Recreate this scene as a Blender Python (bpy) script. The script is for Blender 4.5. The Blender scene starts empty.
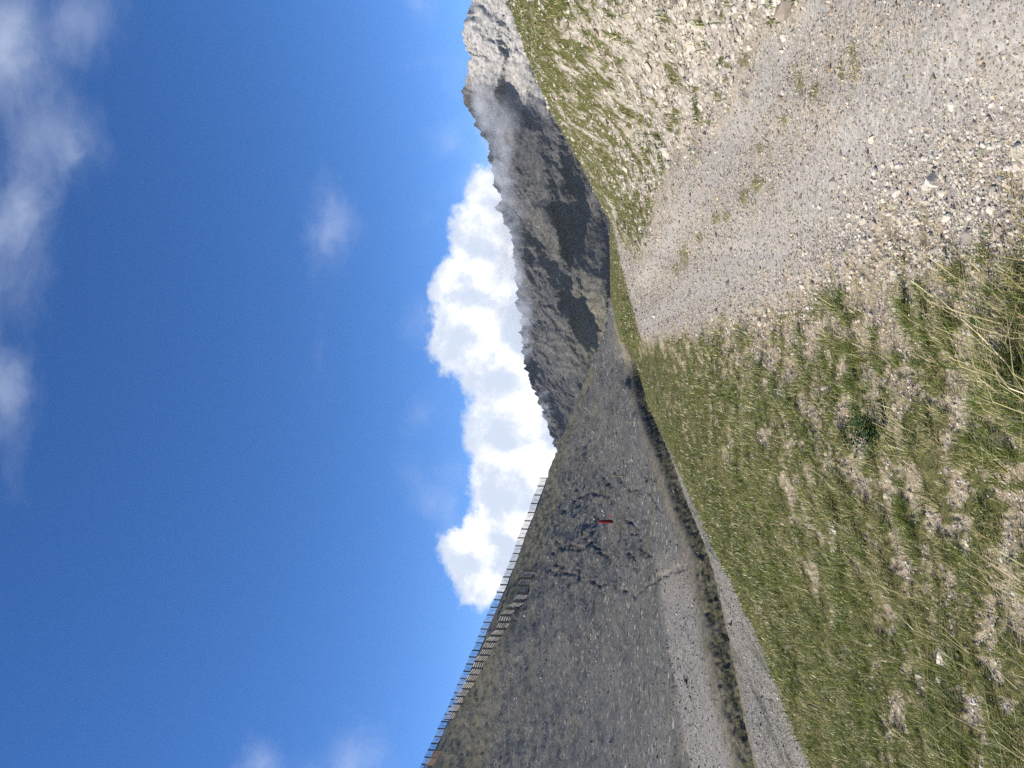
import bpy, math, random
import numpy as np
random.seed(7)
rng = np.random.default_rng(11)
from mathutils import Vector, Matrix
S = bpy.context.scene
COL = S.collection
R = math.radians

# ------------------------------------------------------------------ camera model (upright picture 768 x 1024)
F, U0, V0, TH, EYE = 769.0, 383.5, 511.5, R(6.5), 1.65
CT, ST = math.cos(TH), math.sin(TH)
def ray(u, v):
    x = (np.asarray(u, float) - U0) / F
    up = -(np.asarray(v, float) - V0) / F
    return x, CT - up * ST, up * CT + ST
def phi_e(u, v):
    x, f, z = ray(u, v)
    return np.arctan2(x, f), z / np.hypot(x, f)
def project(x, y, z):                      # z measured from the eye
    fw = y * CT + z * ST
    fw = np.where(np.abs(fw) < 1e-6, 1e-6, fw)
    up = z * CT - y * ST
    return U0 + F * x / fw, V0 - F * up / fw

# ------------------------------------------------------------------ noise
def _h(ix, iy, seed):
    n = (ix.astype(np.int64) * 374761393 + iy.astype(np.int64) * 668265263 + seed * 974634777) & 0x7fffffff
    n = ((n ^ (n >> 13)) * 1274126177) & 0x7fffffff
    n = ((n ^ (n >> 16)) * 2246822519) & 0x7fffffff
    return ((n ^ (n >> 15)) & 0xffff) / 65535.0
def noise(x, y, seed=0):
    x = np.asarray(x, float); y = np.asarray(y, float)
    ix = np.floor(x); iy = np.floor(y)
    fx = x - ix; fy = y - iy
    ix = ix.astype(np.int64); iy = iy.astype(np.int64)
    def g(i, j):
        a = _h(ix + i, iy + j, seed) * 2 * np.pi
        return np.cos(a) * (fx - i) + np.sin(a) * (fy - j)
    sx = fx**3 * (fx * (fx * 6 - 15) + 10); sy = fy**3 * (fy * (fy * 6 - 15) + 10)
    a = g(0, 0); b = g(1, 0); c = g(0, 1); d = g(1, 1)
    return ((a * (1 - sx) + b * sx) * (1 - sy) + (c * (1 - sx) + d * sx) * sy) * 1.5
def fbm(x, y, o=4, seed=0, gain=.5):
    t = 0; a = 1; f = 1
    for k in range(o):
        c, s = math.cos(.6 + 1.3 * k), math.sin(.6 + 1.3 * k)
        t = t + a * noise((x * c - y * s) * f + 7.3 * k, (x * s + y * c) * f + 3.1, seed + k * 17); a *= gain; f *= 2.03
    return t
def ridged(x, y, o=4, seed=0, gain=.5):
    t = 0; a = 1; f = 1
    for k in range(o):
        t = t + a * (1 - 2 * np.abs(noise(x * f, y * f, seed + k * 17))); a *= gain; f *= 2.07
    return t
def sst(a, b, x):
    t = np.clip((x - a) / (b - a), 0, 1)
    return t * t * (3 - 2 * t)

def pchip(xk, yk, x):
    """monotone cubic through (xk, yk); clamped ends"""
    xk = np.asarray(xk, float); yk = np.asarray(yk, float)
    h = np.diff(xk); d = np.diff(yk) / h
    m = np.zeros_like(yk)
    for i in range(1, len(xk) - 1):
        if d[i-1] * d[i] > 0:
            w1 = 2 * h[i] + h[i-1]; w2 = h[i] + 2 * h[i-1]
            m[i] = (w1 + w2) / (w1 / d[i-1] + w2 / d[i])
    m[0], m[-1] = d[0], d[-1]
    x = np.clip(x, xk[0], xk[-1])
    i = np.clip(np.searchsorted(xk, x) - 1, 0, len(h) - 1)
    t = (x - xk[i]) / h[i]
    return ((1 + 2*t) * (1-t)**2 * yk[i] + t * (1-t)**2 * h[i] * m[i]
            + t*t * (3 - 2*t) * yk[i+1] + t*t * (t-1) * h[i] * m[i+1])

# ------------------------------------------------------------------ mesh helpers
def mesh_arrays(name, verts, faces, colors=None, attrs=None, smooth=False, mats=None):
    """verts (N,3); faces = list of int arrays (M,k)"""
    me = bpy.data.meshes.new(name)
    verts = np.ascontiguousarray(verts, np.float32)
    me.vertices.add(len(verts)); me.vertices.foreach_set('co', verts.ravel())
    loops = np.concatenate([f.ravel() for f in faces]).astype(np.int32)
    sizes = np.concatenate([np.full(len(f), f.shape[1], np.int32) for f in faces])
    starts = np.concatenate([[0], np.cumsum(sizes)[:-1]]).astype(np.int32)
    me.loops.add(len(loops)); me.loops.foreach_set('vertex_index', loops)
    me.polygons.add(len(sizes)); me.polygons.foreach_set('loop_start', starts)
    me.polygons.foreach_set('use_smooth', np.full(len(sizes), smooth))
    me.update(calc_edges=True)
    if colors is not None:
        a = me.attributes.new('tint', 'FLOAT_COLOR', 'POINT')
        c = np.ones((len(verts), 4), np.float32); c[:, :3] = colors
        a.data.foreach_set('color', c.ravel())
    for k, v in (attrs or {}).items():
        a = me.attributes.new(k, 'FLOAT', 'POINT')
        a.data.foreach_set('value', np.ascontiguousarray(v, np.float32).ravel())
    for m in (mats or []): me.materials.append(m)
    return me
def link(name, me, parent=None):
    o = bpy.data.objects.new(name, me); COL.objects.link(o)
    if parent: o.parent = parent
    return o
def tag(o, label=None, cat=None, group=None, kind=None):
    if label: o['label'] = label
    if cat: o['category'] = cat
    if group: o['group'] = group
    if kind: o['kind'] = kind
    return o

# ------------------------------------------------------------------ node helpers
def new_mat(name):
    m = bpy.data.materials.new(name); m.use_nodes = True
    m.node_tree.nodes.clear()
    return m, NT(m.node_tree)
class NT:
    def __init__(s, t): s.t = t; s.n = t.nodes; s.l = t.links
    def node(s, kind, **kw):
        n = s.n.new(kind)
        for k, v in kw.items():
            if k == 'inp':
                for a, b in v.items(): s.set(n.inputs[a], b)
            else: setattr(n, k, v)
        return n
    def set(s, sock, val):
        if hasattr(val, 'is_output'): s.l.new(val, sock)
        else: sock.default_value = val
    def math(s, op, a, b=0.0, c=0.0, clamp=False):
        n = s.n.new('ShaderNodeMath'); n.operation = op; n.use_clamp = clamp
        s.set(n.inputs[0], a); s.set(n.inputs[1], b)
        if len(n.inputs) > 2: s.set(n.inputs[2], c)
        return n.outputs[0]
    def vmath(s, op, a, b=(0, 0, 0), out=0):
        n = s.n.new('ShaderNodeVectorMath'); n.operation = op
        s.set(n.inputs[0], a)
        if op == 'SCALE': s.set(n.inputs['Scale'], b)
        else: s.set(n.inputs[1], b)
        return n.outputs['Value'] if op in ('DOT_PRODUCT', 'LENGTH', 'DISTANCE') else n.outputs[0]
    def mix(s, f, a, b, blend='MIX'):
        n = s.n.new('ShaderNodeMix'); n.data_type = 'RGBA'; n.blend_type = blend; n.clamp_factor = True
        s.set(n.inputs[0], f)
        for i, v in ((6, a), (7, b)):
            if isinstance(v, tuple) and len(v) == 3: v = v + (1,)
            s.set(n.inputs[i], v)
        return n.outputs[2]
    def fmix(s, f, a, b):
        n = s.n.new('ShaderNodeMix'); n.data_type = 'FLOAT'
        s.set(n.inputs[0], f); s.set(n.inputs[2], a); s.set(n.inputs[3], b)
        return n.outputs[0]
    def ramp(s, x, a, b, lo=0.0, hi=1.0, interp='SMOOTHSTEP'):
        n = s.n.new('ShaderNodeMapRange'); n.interpolation_type = interp
        for i, v in enumerate((x, a, b, lo, hi)): s.set(n.inputs[i], v)
        return n.outputs[0]
    def noise(s, vec, scale, detail=4.0, rough=.55, dist=0.0, out='Fac'):
        n = s.node('ShaderNodeTexNoise', inp={'Scale': scale, 'Detail': detail, 'Roughness': rough, 'Distortion': dist})
        if vec is not None: s.set(n.inputs['Vector'], vec)
        return n.outputs[out]
    def voro(s, vec, scale, out='Color', feature='F1', rnd=1.0):
        n = s.node('ShaderNodeTexVoronoi', feature=feature, inp={'Scale': scale, 'Randomness': rnd})
        s.set(n.inputs['Vector'], vec)
        return n.outputs[out]
    def attr(s, name, out='Fac'):
        return s.node('ShaderNodeAttribute', attribute_name=name).outputs[out]
    def bw(s, col):
        n = s.n.new('ShaderNodeRGBToBW'); s.set(n.inputs[0], col); return n.outputs[0]
    def bump(s, h, strength, dist, normal=None):
        n = s.node('ShaderNodeBump', inp={'Strength': strength, 'Distance': dist, 'Height': h})
        if normal is not None: s.set(n.inputs['Normal'], normal)
        return n.outputs[0]
    def finish(s, color, rough=.9, normal=None, spec=.2):
        p = s.node('ShaderNodeBsdfPrincipled', inp={'Roughness': rough, 'Specular IOR Level': spec})
        if isinstance(color, tuple) and len(color) == 3: color = color + (1,)
        s.set(p.inputs['Base Color'], color)
        if normal is not None: s.set(p.inputs['Normal'], normal)
        o = s.node('ShaderNodeOutputMaterial'); s.l.new(p.outputs[0], o.inputs[0])
        return p

# ------------------------------------------------------------------ terrain: feature lines
# columns: u : list of (v, r) for A..M ; A lower frame edge, B, C slope / bank foot, C2, D first crest,
# E valley floor, F track far side, G cut bank top, H bench end, I J K hillside, L skyline, M beyond (z from eye)
T = {
  0:   [(1024,4.0),(940,5.3),(880,7.0),(838,9.2),(815,11.0), (818,27.0),(755,38),(736,41.6),(690,60),(600,112),(515,205),(470,290),(428,380)],
  112: [(1024,3.7),(920,5.3),(850,7.4),(800,10.2),(770,13.0),(772,34.0),(732,45),(708,49.6),(670,70),(592,135),(530,225),(489,300),(478,372)],
  207: [(1024,3.5),(900,5.2),(810,8.0),(755,12.2),(723,17.0),(726,47.0),(710,54),(691,60),(655,85),(600,150),(560,225),(532,300),(517,375)],
  268: [(1024,3.4),(890,5.2),(790,8.2),(730,14.0),(694,22.0),(697,62.0),(686,69),(668,76),(640,108),(606,170),(575,245),(552,310),(540,378)],
  307: [(1024,3.3),(880,5.2),(770,8.8),(710,16.0),(676,27.0),(680,74.0),(672,80),(655,89),(630,125),(604,190),(580,255),(560,320),(554,382)],
  367: [(1024,3.2),(870,5.3),(750,9.8),(690,19.0),(648,38.0),(654,106.0),(648,114),(634,124),(618,150),(604,190),(592,230),(583,270),(577,310)],
  407: [(1024,3.2),(860,5.5),(735,10.8),(675,22.0),(637,50.0),(640,128.0),(636,136),(627,144),(618,160),(610,180),(603,205),(598,225),(593,250)],
  437: [(1024,3.2),(850,5.6),(725,11.5),(664,23.5),(621,64.0),(622,90.0),(620,105),(618,116),(615,130),(612,150),(609.5,170),(608,185),(606,202)],
  470: [(1024,3.2),(840,5.8),(718,12.0),(662,24.0),(630,48.0),(624,62.0),(620,74),(617,82),(614,95),(612.5,105),(611.5,112),(611,120),(610,132)],
  511: [(1024,3.2),(830,5.9),(715,12.2),(665,21.5),(639,31.0),(629,46.0),(622,56),(617,66),(614,76),(612.5,84),(611,92),(610.5,98),(610,106)],
  530: [(1024,3.2),(830,5.9),(715,11.8),(655,23.0),(623,38.0),(620,56.0),(617,64),(614,72),(612,80),(611,86),(610,93),(609.8,98),(609,104)],
  557: [(1024,3.2),(820,6.1),(700,12.8),(640,26.0),(605,50.0),(612,66.0),(612,75),(612,82),(612,90),(612,97),(612,104),(613,112),(614,120)],
  617: [(1024,3.2),(820,6.0),(690,13.5),(625,24.0),(575,38.0),(582,60.0),(590,75),(595,85),(600,95),(606,110),(612,130),(618,150),(625,180)],
  672: [(1024,3.2),(800,6.4),(710,10.8),(620,19.0),(545,30.0),(552,50.0),(565,70),(575,85),(585,100),(596,120),(606,140),(616,165),(625,200)],
  767: [(1024,3.1),(880,4.7),(780,6.9),(630,13.0),(512,24.5),(522,45.0),(540,65),(555,85),(570,105),(585,130),(600,160),(615,190),(630,230)],
}
# farther round than the picture: bearing in degrees : list of (z from eye, r)
TB = {
  -60: [(-1.9,2.6),(-2.1,3.6),(-2.4,4.8),(-2.8,6.2),(-3.2,7.5),(-7.8,14.5),(-7.8,19.6),(-6.7,20.3),(-6.9,30),(8,60),(40,120),(95,220),(138,300)],
  -110:[(-1.8,2.6),(-2.1,3.6),(-2.4,4.8),(-2.8,6.2),(-3.2,7.5),(-7.8,14.5),(-7.8,19.6),(-6.7,20.3),(-6.9,30),(8,60),(40,120),(90,220),(125,300)],
  -180:[(-1.65,2.6),(-1.65,3.6),(-1.65,4.8),(-1.65,6.2),(-1.65,7.5),(-1.8,14.5),(-2,19.6),(-2.2,21),(-2.5,30),(-3,60),(-5,120),(-8,220),(-10,300)],
  60:  [(-1.55,2.0),(-1.5,2.8),(-1.2,4.2),(.8,9),(3.6,18),(3.9,35),(3.8,50),(3.6,65),(3.3,80),(2,100),(0,130),(-4,160),(-8,200)],
  110: [(-1.55,2.0),(-1.5,2.8),(-1.2,4.2),(.6,9),(3.2,18),(3.6,35),(3.6,50),(3.4,65),(3.1,80),(2,100),(0,130),(-4,160),(-8,200)],
  180: [(-1.65,2.6),(-1.65,3.6),(-1.65,4.8),(-1.65,6.2),(-1.65,7.5),(-1.8,14.5),(-2,19.6),(-2.2,21),(-2.5,30),(-3,60),(-5,120),(-8,220),(-10,300)],
}
NF = 13
cols = []
for b, pts in TB.items():
    cols.append([(R(b), math.log(r), z / r) for z, r in pts])
for u, pts in T.items():
    c = []
    for v, r in pts:
        p, e = phi_e(u, v); c.append((float(p), math.log(r), float(e)))
    cols.append(c)
cols.sort(key=lambda c: c[4][0])
PH = np.concatenate([np.linspace(R(-180), R(-62), 40)[:-1], np.linspace(R(-62), R(-31), 70)[:-1],
                     np.linspace(R(-31), R(31), 760)[:-1], np.linspace(R(31), R(62), 70)[:-1], np.linspace(R(62), R(180), 40)])
LR = np.concatenate([np.linspace(math.log(.5), math.log(2.4), 60)[:-1], np.linspace(math.log(2.4), math.log(70), 760)[:-1],
                     np.linspace(math.log(70), math.log(470), 330)[:-1], np.linspace(math.log(470), math.log(1500), 40)])
fl, fe = [], []
for k in range(NF):
    ph = [c[k][0] for c in cols]
    fl.append(pchip(ph, [c[k][1] for c in cols], PH)); fe.append(pchip(ph, [c[k][2] for c in cols], PH))
fl = np.array(fl); fe = np.array(fe)
NP, NR = len(PH), len(LR)
Zt = np.zeros((NP, NR)); TI = np.zeros((NP, NR))       # height from eye, feature index
for i in range(NP):
    zk = fe[:, i] * np.exp(fl[:, i])
    lk = np.concatenate([[math.log(.5)], [math.log(1.6)], fl[:, i], [fl[-1, i] + .5, math.log(1500) + .1]])
    z_after = zk[-1] - .12 * math.exp(fl[-1, i])
    # height divided by distance keeps lines of sight exact; nearest part keeps height
    ek = np.concatenate([[-EYE / .5], [-EYE / 1.6], fe[:, i], [z_after / math.exp(fl[-1, i] + .5), -.12]])
    Zt[i] = pchip(lk, ek * np.exp(lk) / np.exp(lk), LR) * np.exp(LR)
    TI[i] = np.interp(LR, fl[:, i], np.arange(NF))
RR = np.exp(LR)[None, :]
near = RR < 2.0
X = np.sin(PH)[:, None] * RR; Y = np.cos(PH)[:, None] * RR
w = sst(1.6, 2.6, RR); Zt = Zt * w + np.where(RR < 3, -EYE + 0 * Zt, Zt) * (1 - w)
U, V = project(X, Y, Zt)
front = Y > .3

# ---- zones of the ground
def polyf(pts, v):
    p = sorted(pts); return np.interp(v, [a for a, _ in p], [b for _, b in p])
LEFT_EDGE = [(612,545),(616,530),(622,500),(628,478),(634,455),(640,436),(645,428),(700,441),(766,455),(840,500),(898,533),(1024,562),(1400,640)]
RIGHT_EDGE = [(606,556),(614,545),(620,532),(628,520),(639,511),(662,585),(745,705),(786,767),(900,960),(1024,1160),(1400,1900)]
nA = fbm(X / 1.3, Y / 1.3, 4, 3); nB = fbm(X / .33, Y / .33, 4, 9); nC = fbm(X / 5, Y / 5, 4, 21)
near_front = front & (TI < 4.6)
dl = (U - polyf(LEFT_EDGE, V)) * RR / F            # metres right of the road's left edge
dr = (polyf(RIGHT_EDGE, V) - U) * RR / F           # metres left of its right edge
far_road = (U > 425) & (V < 646) & front & (RR < 110) & (TI < 11)
edge_soft = np.clip(RR * .02, .12, .6)
road = sst(-.5, .5, np.minimum((dl + nB * .25 + nA * .15) / edge_soft, (dr - nB * .5 - nA * .5) / 1.1)) * (near_front | far_road) * (V > 611.5)
bank = sst(-.5, .5, (-dr + nB * .5 + nA * .5) / 1.1) * (TI < 9) * (U > 500) * (1 - road)
bank = np.where(~front & (X > 2.5), 1.0, bank)
bank = np.where((PH[:, None] > R(28)) & (X > 3.2), 1.0, bank)
valley = sst(4.25, 5.0, TI) * (U < 430)
tj = TI + nB * .03
track = sst(4.8, 4.95, tj) * (1 - sst(5.93, 6.03, tj)) * (U < 330) * (TI > 4.4)
cut = sst(6.0, 6.12, tj + nA * .06) * (1 - sst(6.6, 6.95, tj + nA * .22)) * (U < 425)
dirt = sst(5.95, 6.05, tj) * (1 - sst(7.0, 7.2, tj + nA * .1)) * (U < 425) * (1 - cut)
bench = sst(6.98, 7.1, tj) * (1 - sst(7.93, 8.05, tj + nA * .05)) * (U < 230) * sst(230, 150, U)
scree = sst(7.0, 7.2, tj) * (U < 462) * (1 - bench)
scree = np.where((U < 470) & (TI > 8.0), 1.0, scree)
scree = scree * np.where(U > 425, sst(.35, -.25, (V - np.interp(U, [425, 437, 470], [621, 617, 610])) / 3), 1)
grass = np.clip(1 - road - bank - track - cut - dirt - bench - scree, 0, 1)
# how far from bare (0) to turf (1)
lat = np.clip(-dl, 0, 12)
gd = .36 + .24 * sst(0, 1.2, lat) + .17 * sst(1.5, 4.0, lat) + .16 * sst(7, 16, RR)
gd = np.maximum(gd, .66 * sst(.6, 2.2, -X))
pN = fbm(PH[:, None] * 42 + 0 * RR, LR[None, :] * 15 + 0 * PH[:, None], 4, 25); pF = fbm(PH[:, None] * 130 + 0 * RR, LR[None, :] * 60 + 0 * PH[:, None], 3, 26)
turf = sst(.36, .64, gd - .05 + .20 * nA + .34 * nB + .26 * pN + .20 * pF)
bk = sst(140, 10, V - np.interp(U, [511, 557, 617, 672, 767, 900], [628, 605, 575, 545, 512, 480]))
bturf = sst(.38, .70, .25 + .46 * bk + .14 * nA + .20 * nB + .10 * nC + .34 * pN + .26 * pF)
turf = np.where(bank > .5, bturf, turf)
spots = np.zeros_like(Zt)
for px, py, a_, b_ in ((757,184,9,5),(743,196,8,5),(727,216,5,4),(716,218,5,4),(684,257,12,4),(676,268,6,3),(800,84,10,5),(815,92,7,4),(855,62,16,4),(842,72,12,4),(786,118,6,3),(760,150,6,3),(700,238,5,3),(745,60,8,6),(775,20,7,5)):
    spots = np.maximum(spots, np.exp(-((U - (767 - py)) / a_) ** 2 - ((V - px) / b_) ** 2) * front * (TI < 4.5))
spots = sst(.22, .6, spots + .25 * nB + .3 * pF) * np.clip(road * 2, 0, 1)
GT = np.clip(turf * np.clip(grass + bank, 0, 1) + spots * .8, 0, 1)
for px, py, a_, b_ in ((945,657,11,10),(976,701,8,7),(941,680,7,7),(1010,706,7,6),(836,529,8,7)):
    GT = GT * (1 - np.exp(-(((U - (767 - py)) / a_) ** 2 + ((V - px - 2) / b_) ** 2) ** 2) * front)
ridgeband = sst(10.35, 10.9, TI + nA * .05) * (U < 400) * front
vroad = turf * 0

# ---- relief of the ground
streak = noise((X * .9 + Y * .25) / .35, (Y * .9 - X * .25) / 2.2, 5)
dz = grass * (nA * .035 + nB * .012) * np.clip(RR / 5, .4, 2.2) + GT * .010
dz = dz + bank * (nA * .07 + nB * .03) * np.clip(RR / 8, .4, 1.6)
dz = dz + road * (nA * .012 + nB * .003)
wob = np.clip(RR / 160, .25, 2.0)
gul = ridged(X / 26, Y / 34, 4, 31)
dis = np.exp(-(((U - 250) / 95) ** 2 + ((V - 580) / 42) ** 2)) * (TI > 7.5) * front
dz = dz + scree * (fbm(X / 9, Y / 9, 5, 41) * .5 * wob + fbm(X / 2.2, Y / 2.8, 3, 45) * .16 * wob + gul * .3 * wob)
dz = dz + dis * (ridged(X / 11 + 3, Y / 17, 6, 51, .6) * .7 - .2)
dz = dz + cut * (fbm(X / .6, Y / 1.0, 5, 61, .6) * .13 - .12) + track * nB * .02 + bench * nA * .05
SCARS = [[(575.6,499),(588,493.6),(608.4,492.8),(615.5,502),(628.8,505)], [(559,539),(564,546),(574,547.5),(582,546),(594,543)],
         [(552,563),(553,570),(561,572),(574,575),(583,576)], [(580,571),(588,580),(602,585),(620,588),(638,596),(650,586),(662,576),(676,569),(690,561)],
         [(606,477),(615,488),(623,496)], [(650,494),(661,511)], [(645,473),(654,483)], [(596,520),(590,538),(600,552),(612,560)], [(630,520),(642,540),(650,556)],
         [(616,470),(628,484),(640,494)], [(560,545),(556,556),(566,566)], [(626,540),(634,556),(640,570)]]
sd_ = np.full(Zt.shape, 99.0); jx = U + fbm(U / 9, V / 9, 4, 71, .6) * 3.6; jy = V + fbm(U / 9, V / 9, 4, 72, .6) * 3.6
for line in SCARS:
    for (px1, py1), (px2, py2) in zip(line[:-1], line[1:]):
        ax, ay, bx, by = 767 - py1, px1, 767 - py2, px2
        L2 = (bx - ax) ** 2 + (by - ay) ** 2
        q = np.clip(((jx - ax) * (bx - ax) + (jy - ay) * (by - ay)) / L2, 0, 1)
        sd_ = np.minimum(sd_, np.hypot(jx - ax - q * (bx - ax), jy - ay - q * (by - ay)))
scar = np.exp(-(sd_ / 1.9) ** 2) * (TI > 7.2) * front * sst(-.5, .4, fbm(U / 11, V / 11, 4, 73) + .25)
lip = np.exp(-((sd_ - 4.0) / 2.2) ** 2) * (TI > 7.2) * front
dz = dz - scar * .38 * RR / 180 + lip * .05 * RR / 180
dz = dz * sst(.8, 2.4, RR) * np.where(TI > 11.6, .35, 1)
Zt = Zt + dz
ZW = Zt + EYE
def ground(x, y):
    """height, and grid position for zone lookups"""
    x = np.asarray(x, float); y = np.asarray(y, float)
    p = np.interp(np.arctan2(x, y), PH, np.arange(NP)); q = np.interp(np.log(np.hypot(x, y)), LR, np.arange(NR))
    i = np.clip(p.astype(int), 0, NP - 2); j = np.clip(q.astype(int), 0, NR - 2)
    a = p - i; b = q - j
    z = ZW[i, j]*(1-a)*(1-b) + ZW[i+1, j]*a*(1-b) + ZW[i, j+1]*(1-a)*b + ZW[i+1, j+1]*a*b
    return z, i, j
def at_pixel(u, v, rmax=600, skip=None):
    """first ground point met by the line of sight (world)"""
    x, f, z = ray(u, v); h = math.hypot(x, f)
    rr = np.exp(np.linspace(math.log(2.0), math.log(rmax), 6000))
    if skip: rr = rr[rr > skip]
    gx, gy = x / h * rr, f / h * rr
    gz, _, _ = ground(gx, gy)
    hit = np.nonzero(gz >= EYE + z / h * rr)[0]
    k = hit[0] if len(hit) else len(rr) - 1
    return float(gx[k]), float(gy[k]), float(gz[k]), float(rr[k])

# the levelled knoll the red post stands on
kx, ky, kz, kr = at_pixel(247, 613, 400, 100)
kw = .85 * np.exp(-(((X - kx) ** 2 + (Y - ky) ** 2) / 9.0 ** 2) ** 1.5)
Zt += kw * (kz - EYE + .25 * nA - Zt); ZW = Zt + EYE
idx = np.arange(NP * NR).reshape(NP, NR)
quads = np.stack([idx[:-1, :-1], idx[:-1, 1:], idx[1:, 1:], idx[1:, :-1]], -1).reshape(-1, 4)
cap = np.stack([idx[:-1, 0], idx[1:, 0], np.full(NP - 1, NP * NR)], -1)
gv = np.concatenate([np.stack([X, Y, ZW], -1).reshape(-1, 3), [[0, 0, 0]]])
def av(a): return np.concatenate([np.broadcast_to(a, (NP, NR)).ravel(), [0]])
wheel = np.exp(-((dl - .75 - .05 * RR * 0) / .38) ** 2) + np.exp(-((dl - 2.35) / .38) ** 2)
attrs = dict(road=av(road), bank=av(bank), track=av(track), cut=av(cut), bench=av(bench), scree=av(scree),
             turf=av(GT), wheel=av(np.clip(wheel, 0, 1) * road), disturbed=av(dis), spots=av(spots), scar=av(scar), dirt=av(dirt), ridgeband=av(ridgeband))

# ------------------------------------------------------------------ ground material
def ground_material():
    m, t = new_mat('ground')
    pos = t.node('ShaderNodeNewGeometry').outputs['Position']
    A = {k: t.attr(k) for k in ('road', 'bank', 'track', 'cut', 'bench', 'scree', 'turf', 'wheel', 'disturbed', 'spots', 'ridgeband', 'scar', 'dirt')}
    n1 = t.noise(pos, .9, 5, .6); n2 = t.noise(pos, 6, 5, .6); n3 = t.noise(pos, 40, 4, .6)
    v_s = t.voro(pos, 38); v_sb = t.bw(v_s); v_m = t.voro(pos, 15); v_mb = t.bw(v_m)
    d_s = t.voro(pos, 38, 'Distance'); d_m = t.voro(pos, 15, 'Distance')
    # gravel road: pale limestone chips, grey to warm
    g = t.mix(v_sb, (.15, .14, .122), (.50, .47, .415))
    g = t.mix(t.ramp(v_mb, .25, .8), t.mix(.5, g, (.29, .265, .225)), g)
    g = t.mix(t.ramp(n2, .4, .7), g, t.mix(.5, g, (.46, .375, .255)))
    gw = t.mix(v_sb, (.26, .243, .215), (.46, .435, .39))
    g = t.mix(t.math('MULTIPLY', A['wheel'], t.ramp(n1, .25, .6, .25, .85)), g, gw)
    # turf soil: litter, straw and pale stones
    litter = t.mix(v_mb, (.17, .135, .095), (.58, .50, .38))
    litter = t.mix(t.ramp(t.noise(pos, 130, 3, .7), .40, .62, 0, .75), litter, (.085, .07, .05))
    litter = t.mix(t.ramp(n3, .35, .7), litter, t.mix(.6, litter, (.34, .27, .17)))
    green = t.mix(t.ramp(n2, .3, .7), (.055, .068, .018), (.13, .13, .045))
    green = t.mix(t.ramp(n1, .35, .7), green, t.mix(.45, green, (.22, .18, .09)))
    green = t.mix(t.ramp(t.noise(pos, 95, 4, .75), .42, .60), t.mix(.55, green, (.02, .022, .008)), green)
    green = t.mix(t.ramp(t.voro(t.vmath('MULTIPLY', pos, (70, 25, 40)), 1.0, 'Distance'), .25, .12, 0, .8), green, (.36, .31, .17))
    col = t.mix(A['turf'], litter, green)
    bankc = t.mix(v_mb, (.22, .195, .155), (.56, .51, .43))
    bankc = t.mix(t.ramp(n1, .4, .7), bankc, t.mix(.4, bankc, (.25, .235, .225)))
    bankc = t.mix(A['turf'], bankc, t.mix(t.ramp(n2, .35, .65), (.06, .065, .02), (.14, .13, .055)))
    col = t.mix(A['bank'], col, bankc)
    g = t.mix(t.math('MULTIPLY', A['spots'], .9), g, t.mix(t.ramp(n3, .3, .7), (.10, .10, .035), (.24, .21, .11)))
    col = t.mix(A['road'], col, g)
    # scree: dark slate rubble with lichen-green streaks running down the slope
    sc = t.vmath('MULTIPLY', pos, (1, 1, .8))
    w1 = t.voro(sc, 2.2); w1b = t.bw(w1); w2 = t.voro(sc, .9); w2b = t.bw(w2); w3b = t.bw(t.voro(sc, 4.6))
    s = t.mix(w3b, (.050, .049, .045), (.195, .189, .172))
    s = t.mix(t.ramp(w1b, .2, .8), s, t.mix(.5, s, (.085, .085, .080)))
    s = t.mix(t.ramp(w1b, .82, .87), s, (.36, .34, .31))
    s = t.mix(t.ramp(w2b, .20, .12), s, (.045, .044, .038))
    lich = t.noise(t.vmath('MULTIPLY', pos, (.02, .05, .02)), 3.0, 6, .65)
    s = t.mix(t.ramp(lich, .50, .70, 0, .5), s, t.mix(w3b, (.075, .072, .032), (.185, .17, .09)))
    tone = t.noise(pos, .035, 5, .6)
    s = t.mix(t.ramp(tone, .35, .65, 0, .45), s, t.mix(w3b, (.095, .094, .088), (.205, .20, .187)))
    s = t.mix(t.math('MULTIPLY', A['disturbed'], t.ramp(t.noise(pos, .22, 7, .75), .46, .60, 0, .7)), s, t.mix(w3b, (.035, .034, .03), (.11, .105, .09)))
    s = t.mix(t.math('MULTIPLY', A['ridgeband'], t.ramp(t.noise(t.vmath('MULTIPLY', pos, (.3, .3, 1.2)), .3, 5, .6), .35, .6, .2, .75)), s, t.mix(w3b, (.10, .09, .05), (.20, .18, .115)))
    s = t.mix(t.math('MULTIPLY', A['scar'], t.ramp(t.noise(pos, .5, 5, .7), .3, .6, .35, .95)), s, t.mix(w3b, (.03, .029, .026), (.085, .08, .07)))  # scars: exposed soil, with the trench shade put into its dark colour
    col = t.mix(A['scree'], col, s)
    # valley track and bench: fine pale gravel
    vb3 = t.bw(t.voro(pos, 7)); 
    tr = t.mix(vb3, (.19, .172, .145), (.38, .35, .295))
    ln = t.noise(t.vmath('MULTIPLY', pos, (2.2, .12, .3)), 1.0, 4, .6)
    tr = t.mix(t.ramp(t.noise(pos, 3.5, 6, .7), .5, .66, 0, .7), tr, t.mix(vb3, (.10, .095, .08), (.24, .22, .18)))
    tr = t.mix(t.ramp(ln, .50, .62, 0, .8), tr, t.mix(vb3, (.07, .07, .05), (.16, .155, .12)))
    col = t.mix(A['track'], col, tr)
    bn = t.mix(vb3, (.16, .15, .135), (.31, .29, .26))
    bn = t.mix(t.ramp(t.noise(pos, 2.5, 6, .7), .5, .66, 0, .6), bn, t.mix(vb3, (.09, .088, .075), (.2, .19, .165)))
    bn = t.mix(t.ramp(ln, .5, .66, 0, .6), bn, t.mix(vb3, (.09, .085, .075), (.2, .18, .155)))
    col = t.mix(A['bench'], col, bn)
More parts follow.
